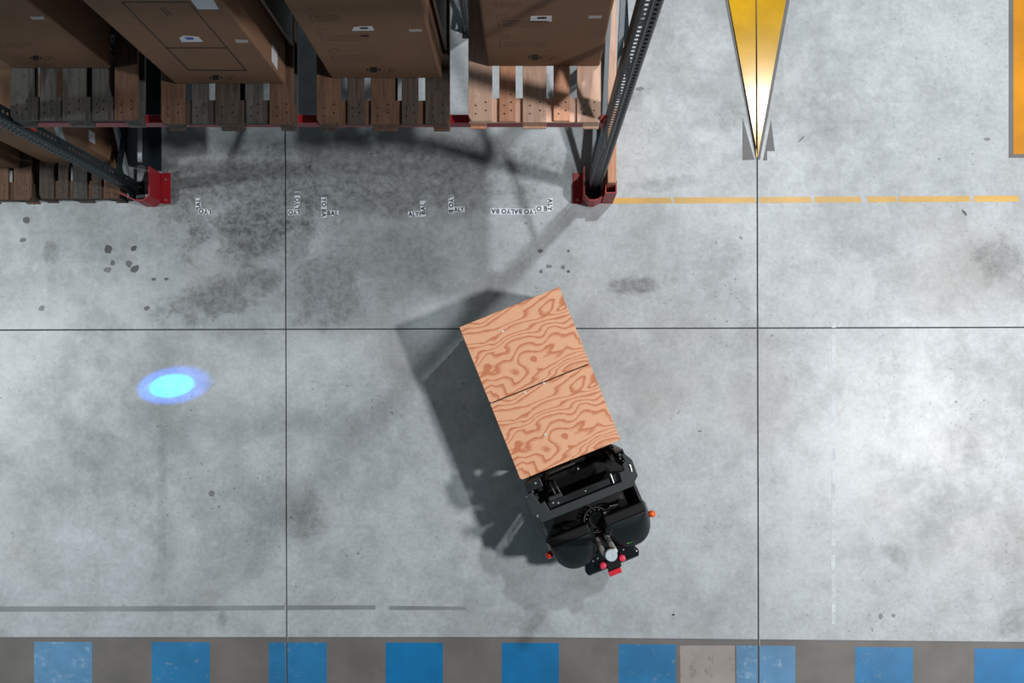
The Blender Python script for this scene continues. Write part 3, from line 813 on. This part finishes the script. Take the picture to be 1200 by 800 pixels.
# low steel rail beside the other frame
lr = tag(empty('kick_rail', (-3.06, 1.87, 0)), 'low dark steel kick rail along the rack frame in the empty bay', 'barrier')
obj('rail_plate', box(bmesh.new(), -0.006, 0.006, 0.0, 1.0, 0.012, 0.30, 0.002), M['upright'], lr)
obj('top_lip', box(bmesh.new(), -0.006, 0.03, 0.0, 1.0, 0.30, 0.308, 0.002), M['galv'], lr)
obj('floor_lip', box(bmesh.new(), -0.006, 0.07, 0.0, 1.0, 0, 0.012), M['upright'], lr)

# ------------------------------------------------------------------ automated stacker truck with its load
TH = math.radians(21.9)
VO = Vector((0.079, 0.130, 0))
LZ = 0.85                                    # top of the load
def at_vehicle(b=0.0, z=0.0):
    return VO + Vector((-math.sin(TH) * b, math.cos(TH) * b, z))
pallet('timber pallet lifted on the truck forks under the plywood crate', *at_vehicle(-0.6)[:2], 0.135, mats=[wb, wn, wb, wn, wb, wn, wb], rz=TH, group='timber pallet on the forks')
cr = tag(empty('plywood_crate', at_vehicle(0, 0.281), TH), 'plywood topped crate on the forks of the black truck', 'crate')
CB = LZ - 0.281
lid_bm = prism(bmesh.new(), [(-0.392 + 0.012, -0.2985), (0.392 - 0.012, -0.2985), (0.392, -0.2865), (0.392, 0.2965), (-0.392, 0.2965), (-0.392, -0.2865)], -0.018, 0, 0.002)
lid = obj('lid_panel', lid_bm, M['plywood'], cr, (0, -0.302, CB))
lid.data.materials.append(M['ply_edge'])
for pl in lid.data.polygons:
    if abs(pl.normal.z) < 0.5: pl.material_index = 1
lid2 = lid.copy(); C.objects.link(lid2); lid2.location = (0, 0.3015, CB)
for (a, b) in ((-0.111, 0.453), (0.027, -0.012), (-0.125, -0.02), (-0.103, -0.36)):
    L_ = lid2 if b > 0 else lid
    bm = bmesh.new(); lathe(bm, [(0, 0.0025), (0.008, 0.002), (0.0105, 0.0), (0.0105, -0.001)], a, b - L_.location.y, 12)
    obj('screw_head', bm, M['white_post'], L_)
for nm, v in (('side_panel', (-0.385, -0.373, -0.592, 0.592)), ('side_panel', (0.373, 0.385, -0.592, 0.592)), ('end_panel', (-0.373, 0.373, -0.592, -0.58)), ('end_panel', (-0.373, 0.373, 0.58, 0.592))):
    obj(nm, box(bmesh.new(), *v, 0.0, CB - 0.018, 0.001), M['plywood'], cr)
for a in (-0.35, 0.33):
    for b in (-0.57, 0.55):
        obj('corner_batten', box(bmesh.new(), a, a + 0.02, b, b + 0.02, 0.001, CB - 0.018), M['wood_brown'], cr)
obj('bottom_panel', box(bmesh.new(), -0.372, 0.372, -0.579, 0.579, 0.0, 0.012), M['plywood'], cr)
obj('cleat', box(bmesh.new(), -0.372, 0.372, -0.06, 0.06, CB - 0.05, CB - 0.0185), M['wood_brown'], cr)

tr = tag(empty('pallet_truck', VO, TH), 'black driverless stacker truck carrying the plywood crate', 'pallet truck')
def vp(name, bm, mat, parent=tr, smooth=False, label=None): return obj(name, bm, M[mat], parent, None, smooth, label)
# forks
for sx in (-1, 1):
    bm = prism(bmesh.new(), [(sx * 0.20 - 0.075, -0.66), (sx * 0.20 + 0.075, -0.66), (sx * 0.20 + 0.075, 0.40), (sx * 0.20 + 0.04, 0.50), (sx * 0.20 - 0.04, 0.50), (sx * 0.20 - 0.075, 0.40)], 0.163, 0.230, 0.006)
    vp('fork', bm, 'deep_black')
    bm = prism(bmesh.new(), [(sx * 0.20 - 0.06, -0.70), (sx * 0.20 + 0.06, -0.70), (sx * 0.20 + 0.06, 0.44), (sx * 0.20 - 0.06, 0.44)], 0.06, 0.122, 0.006)
    leg_ = vp('support_leg', bm, 'deep_black')
    bm = tube(bmesh.new(), [(sx * 0.20 - 0.045, 0.36, 0.04), (sx * 0.20 + 0.045, 0.36, 0.04)], 0.040, 18)
    vp('load_roller', bm, 'rubber', leg_, True)
# carriage and mast
vp('fork_carriage', box(box(bmesh.new(), -0.34, 0.34, -0.655, -0.625, 0.15, 0.30, 0.004), -0.34, 0.34, -0.655, -0.625, 0.52, 0.62, 0.004), 'deep_black')
for sx in (-1, 1):
    bm = box(bmesh.new(), sx * 0.345 - 0.03, sx * 0.345 + 0.03, -0.74, -0.728, 0.15, 0.93)
    box(bm, sx * 0.345 - 0.03, sx * 0.345 + 0.03, -0.672, -0.66, 0.15, 0.93); box(bm, sx * 0.345 + sx * 0.02, sx * 0.345 + sx * 0.03, -0.73, -0.67, 0.15, 0.93) if sx > 0 else box(bm, -0.375, -0.365, -0.73, -0.67, 0.15, 0.93)
    mc = vp('mast_channel', bm, 'black')
    bm = tube(bmesh.new(), [(sx * 0.335, -0.70, 0.88), (sx * 0.352, -0.70, 0.88)], 0.028, 16); vp('mast_roller', bm, 'chrome', mc, True)
    bm = box(bmesh.new(), sx * 0.283 - 0.018, sx * 0.283 + 0.018, -0.725, -0.675, 0.10, 0.90, 0.003); vp('inner_mast_channel', bm, 'deep_black')
    bm = tube(bmesh.new(), [(sx * 0.335, -0.76, 0.12), (sx * 0.335, -0.76, 0.90)], 0.018, 14); vp('lift_cylinder', bm, 'black_plate', tr, True)
# U-shaped mast head plate
TZ = 1.0
U = [(-0.385, -0.70), (-0.405, -0.735), (-0.412, -0.855), (-0.372, -0.905), (-0.36, -0.93), (0.352, -0.93), (0.362, -0.905), (0.400, -0.872), (0.404, -0.752), (0.37, -0.69), (0.345, -0.69), (0.352, -0.735), (0.325, -0.76), (0.322, -0.80), (0.283, -0.80), (0.275, -0.868), (-0.275, -0.868), (-0.285, -0.79), (-0.32, -0.80), (-0.335, -0.75), (-0.345, -0.70)]
vp('mast_head_plate', prism(bmesh.new(), U, TZ - 0.05, TZ, 0.005, 2), 'black_plate')
bm = prism(bmesh.new(), [(-0.27, -0.815), (0.19, -0.815), (0.26, -0.80), (0.27, -0.865), (-0.27, -0.865)], TZ - 0.11, TZ - 0.05, 0.004)
ct = vp('cross_tube', bm, 'black')
bm = bmesh.new()
oval = [(-0.01 + 0.095 * math.cos(a) + (0.03 if math.cos(a) > 0 else -0.03), -0.838 + 0.014 * math.sin(a)) for a in [2 * math.pi * k / 20 for k in range(20)]]
vp('slot', prism(bm, oval, TZ - 0.052, TZ - 0.0485), 'deep_black', ct)
bm = lathe(bmesh.new(), [(0, TZ - 0.040), (0.006, TZ - 0.041), (0.008, TZ - 0.049)], 0.012, -0.838, 10); vp('bolt', bm, 'chrome', ct, True)
for (a, b, z) in ((-0.20, -0.845, TZ - 0.046), (-0.235, -0.83, TZ - 0.046), (0.03, -0.70, 0.60)):
    bm = lathe(bmesh.new(), [(0, z + 0.006), (0.007, z + 0.005), (0.009, z - 0.004)], a, b, 8); vp('bolt', bm, 'bolt', ct if b < -0.8 else tr, True)
for (a, b, z) in ((-0.30, -0.655, 0.92), (-0.355, -0.742, 0.985), (-0.372, -0.87, TZ + 0.001), (-0.39, -0.72, TZ - 0.01), (0.335, -0.715, 0.955)):
    bm = lathe(bmesh.new(), [(0, z + 0.010), (0.008, z + 0.009), (0.010, z), (0.010, z - 0.03)], a, b, 8); vp('bolt', bm, 'bolt', tr, True)
# bright chain rods that show between the plates
bm = tube(bmesh.new(), [(0.224, -0.79, TZ - 0.03), (0.222, -0.86, TZ - 0.028)], 0.0075, 10); vp('chain_pin', bm, 'chrome', tr, True)
bm = tube(bmesh.new(), [(0.375, -0.775, TZ + 0.004), (0.371, -0.825, TZ + 0.004)], 0.0075, 10); vp('chain_pin', bm, 'chrome', tr, True)
# chain, hoses and a bracket near the load
for dx in (0.0, 0.035):
    bm = tube(bmesh.new(), [(-0.205 + dx, -0.72, 0.30), (-0.205 + dx, -0.72, 0.86), (-0.20 + dx, -0.74, 0.90), (-0.195 + dx, -0.79, 0.90)], 0.007, 8); vp('lift_chain', bm, 'cable', tr, True)
vp('chain_anchor', box(bmesh.new(), -0.255, -0.15, -0.86, -0.785, 0.89, 0.935, 0.008, 2), 'black_plate')
vp('junction_box', box(bmesh.new(), -0.375, -0.255, -0.70, -0.628, 0.80, 0.92, 0.006, 2), 'black')
bm = tube(bmesh.new(), [(-0.22, -0.66, 0.62), (-0.18, -0.645, 0.70), (-0.08, -0.64, 0.72), (0.02, -0.645, 0.66)], 0.010, 8); vp('hydraulic_hose', bm, 'cable', tr, True)
vp('battery_cover', box(bmesh.new(), -0.25, 0.26, -0.80, -0.675, 0.10, 0.52, 0.01, 2), 'deep_black')
vp('floor_pan', prism(bmesh.new(), [(-0.385, -0.90), (-0.40, -0.72), (-0.37, -0.665), (0.37, -0.665), (0.39, -0.72), (0.378, -0.90)], 0.125, 0.145), 'deep_black')
vp('mast_rear_cover', box(bmesh.new(), -0.36, 0.36, -0.905, -0.893, 0.50, 0.94), 'deep_black')
# main body
OUT = [(-0.385, -0.89), (-0.395, -1.12), (-0.385, -1.215), (-0.345, -1.30), (-0.27, -1.365), (-0.17, -1.375), (0.17, -1.385), (0.28, -1.375), (0.345, -1.315), (0.385, -1.225), (0.392, -1.12), (0.378, -0.89)]
vp('chassis_skirt', prism(bmesh.new(), OUT, 0.10, 0.50, 0.02, 2), 'black', tr, True)
DK = [(a * 0.975, -0.90 + (b + 0.90) * 0.965) for a, b in OUT]
vp('body_shell', prism(bmesh.new(), DK, 0.50, 0.70, 0.02, 2), 'deep_black', tr, True)
for sx in (-1, 1):   # side cheeks
    bm = bmesh.new()
    pts = [(sx * 0.375, -0.91, 0.70), (sx * 0.385, -1.10, 0.70), (sx * 0.30, -1.09, 0.70), (sx * 0.28, -0.93, 0.70)]
    pt2 = [(sx * 0.372, -0.92, 0.86), (sx * 0.375, -1.09, 0.86), (sx * 0.355, -1.085, 0.86), (sx * 0.355, -0.93, 0.86)]
    A = [bm.verts.new(v) for v in pts]; B = [bm.verts.new(v) for v in pt2]
    bm.faces.new(A); bm.faces.new(B)
    for i in range(4): bm.faces.new((A[i], A[(i + 1) % 4], B[(i + 1) % 4], B[i]))
    vp('side_cheek', bm, 'black_plate')
# two rounded rear hoods, sloping outward
def hood(sx):
    bm = bmesh.new(); n = 18; rows = []
    cx_ = sx * 0.212
    for (z, rx, ry, cb) in ((0.56, 0.184, 0.268, -1.10), (0.74, 0.184, 0.268, -1.10), (0.80, 0.182, 0.262, -1.10), (0.825, 0.176, 0.246, -1.10), (0.925, 0.160, 0.10, -1.10), (0.938, 0.150, 0.075, -1.10)):
        row = []
        for k in range(n + 1):
            a = math.pi + math.pi * k / n
            ca_, sa_ = math.cos(a), math.sin(a)
            e = 0.85
            row.append(bm.verts.new((cx_ + rx * math.copysign(abs(ca_) ** e, ca_), cb + ry * math.copysign(abs(sa_) ** e, sa_), z)))
        rows.append(row)
    for i in range(len(rows) - 1):
        for k in range(n): bm.faces.new((rows[i][k], rows[i][k + 1], rows[i + 1][k + 1], rows[i + 1][k]))
        bm.faces.new((rows[i][n], rows[i][0], rows[i + 1][0], rows[i + 1][n]))
    bm.faces.new(rows[-1]); bm.faces.new(rows[0][::-1])
    bmesh.ops.triangulate(bm, faces=[f for f in bm.faces if len(f.verts) > 4])
    h_ = vp('rear_hood', bm, 'black', tr, True)
    bm = box(bmesh.new(), cx_ - 0.155, cx_ + 0.155, -1.135, -1.06, 0.80, 0.948, 0.012, 2); vp('hood_lip', bm, 'deep_black', h_)
    return h_
hL, hR = hood(-1), hood(1)
bm = box(bmesh.new(), 0.155, 0.215, -1.322, -1.308, 0.822, 0.842); vp('inspection_sticker', bm, 'green', hR, label='small green sticker')
for sx in (-1, 1):
    bm = lathe(bmesh.new(), [(0, 0.715), (0.007, 0.714), (0.009, 0.70)], sx * 0.34, -1.285, 8); vp('bolt', bm, 'bolt', tr, True)
# steering drive in the middle
st = vp('steering_drive', lathe(bmesh.new(), [(0, 0.80), (0.060, 0.80), (0.066, 0.79), (0.066, 0.70)], 0.015, -1.085, 28), 'deep_black', tr, True)
ring = [(0.015 + 0.092 * math.cos(a), -1.085 + 0.092 * math.sin(a), 0.775) for a in [2 * math.pi * k / 32 for k in range(33)]]
vp('encoder_ring', tube(bmesh.new(), ring, 0.0045, 6, False), 'cable', st, True)
for k in range(9):
    a = 2.2 + k * 0.42 - 1.2
    bm = lathe(bmesh.new(), [(0, 0.788), (0.006, 0.787), (0.007, 0.765)], 0.015 + 0.076 * math.cos(a), -1.085 + 0.076 * math.sin(a), 8); vp('ring_bolt', bm, 'cable', st, True)
for (a, b) in ((0.085, -1.055), (0.112, -1.075)):
    bm = lathe(bmesh.new(), [(0, 0.83), (0.010, 0.828), (0.012, 0.80), (0.012, 0.70)], a, b, 10); vp('connector', bm, 'chrome', tr, True)
for pts in ([(0.10, -1.05, 0.80), (0.14, -1.02, 0.84), (0.19, -1.03, 0.82), (0.22, -1.06, 0.72)], [(-0.08, -1.09, 0.76), (-0.14, -1.08, 0.80), (-0.22, -1.06, 0.78), (-0.25, -1.04, 0.70)], [(0.02, -1.0, 0.74), (0.0, -0.96, 0.80), (-0.08, -0.93, 0.78), (-0.16, -0.93, 0.70)]):
    vp('cable', tube(bmesh.new(), pts, 0.006, 8), 'cable', tr, True)
bm = tube(bmesh.new(), [(-0.03, -1.10, 0.14), (0.05, -1.10, 0.14)], 0.115, 24); vp('drive_wheel', bm, 'rubber', tr, True)
for sx in (-1, 1):
    bm = tube(bmesh.new(), [(sx * 0.27, -0.98, 0.075), (sx * 0.32, -0.98, 0.075)], 0.075, 20); vp('caster_wheel', bm, 'rubber', tr, True)
# turn lamps
for sx, mt in ((-1, 'lens_red'), (1, 'lens_amber')):
    bm = tube(bmesh.new(), [(sx * 0.372, -1.195, 0.74), (sx * 0.40, -1.195, 0.76)], 0.012, 10); arm = vp('lamp_arm', bm, 'black', tr, True)
    bm = lathe(bmesh.new(), [(0, 0.805), (0.015, 0.801), (0.026, 0.787), (0.028, 0.765), (0.024, 0.742), (0, 0.738)], sx * 0.408, -1.195, 16)
    vp('lamp_lens', bm, mt, arm, True, 'round orange-red marker lamp')
# rear sensor housing: glossy curved bar
pts = []
for k in range(15):
    a = -1 + 2 * k / 14
    pts.append((0.008 + 0.212 * a, -1.405 + 0.095 * math.sqrt(max(0, 1 - abs(a) ** 2.6))))
outl = pts + [(0.222, -1.425), (0.21, -1.455), (-0.196, -1.455), (-0.206, -1.425)]
vp('sensor_housing', prism(bmesh.new(), outl, 0.52, 0.72, 0.016, 3), 'black_gloss', tr, True)
vp('housing_trim', box(bmesh.new(), -0.19, 0.205, -1.468, -1.452, 0.55, 0.665, 0.004), 'black_plate')
for (a, b) in ((-0.125, -1.365), (-0.085, -1.36), (0.115, -1.37)):
    bm = lathe(bmesh.new(), [(0, 0.728), (0.006, 0.727), (0.008, 0.715)], a, b, 8); vp('bolt', bm, 'chrome', tr, True)
# twin posts with scanner head
for a in (-0.037, 0.037):
    bm = tube(bmesh.new(), [(a, -1.222, 0.70), (a, -1.222, 1.50)], 0.017, 14); ps = vp('scanner_post', bm, 'white_post', tr, True)
    for zz in (0.98, 1.06, 1.14):
        bm = tube(bmesh.new(), [(a, -1.222, zz), (a, -1.222, zz + 0.022)], 0.020, 14); vp('post_clamp', bm, 'deep_black', ps, True)
sc_ = vp('scanner_body', lathe(bmesh.new(), [(0, 1.46), (0.036, 1.46), (0.036, 1.56), (0.030, 1.565), (0, 1.565)], 0.0, -1.222, 24), 'deep_black', tr, True)
vp('scanner_cap', lathe(bmesh.new(), [(0.038, 1.565), (0.041, 1.575), (0.041, 1.60), (0.036, 1.607), (0.012, 1.607), (0.010, 1.604), (0, 1.604)], 0.0, -1.222, 28), 'lidar', sc_, True, 'pale round scanner cap')
# emergency stop unit on the tail
vp('stop_box', box(bmesh.new(), -0.045, 0.06, -1.47, -1.40, 0.722, 0.775, 0.006, 2), 'deep_black')
for a in (-0.068, 0.082):
    bm = lathe(bmesh.new(), [(0, 0.80), (0.020, 0.796), (0.027, 0.782), (0.027, 0.76), (0.014, 0.755), (0.014, 0.715)], a, -1.415, 16)
    vp('stop_button', bm, 'pink_plastic', tr, True, 'round red emergency stop button')
vp('red_tail_tab', box(bmesh.new(), -0.050, 0.048, -1.515, -1.475, 0.70, 0.76, 0.006, 2), 'red_plastic', tr, False, 'red tail tab')

# ------------------------------------------------------------------ blue safety spot thrown on the floor
def blue_spot(name, cone, power, col, blend, radius):
    l = bpy.data.lights.new(name, 'SPOT')
    l.energy = power; l.color = col; l.spot_size = math.radians(cone); l.spot_blend = blend; l.shadow_soft_size = radius
    o = bpy.data.objects.new(name, l); C.objects.link(o)
    src = W(-110, 499); src.z = 1.25
    tgt = W(200, 452)
    o.location = src
    o.rotation_euler = (tgt - src).to_track_quat('-Z', 'Y').to_euler()
blue_spot('blue_safety_spot_core', 4.4, 1000, (0.0, 0.75, 0.9), 0.2, 0.01)
blue_spot('blue_safety_spot_ring', 7.4, 700, (0.0, 0.18, 1.0), 0.4, 0.01)
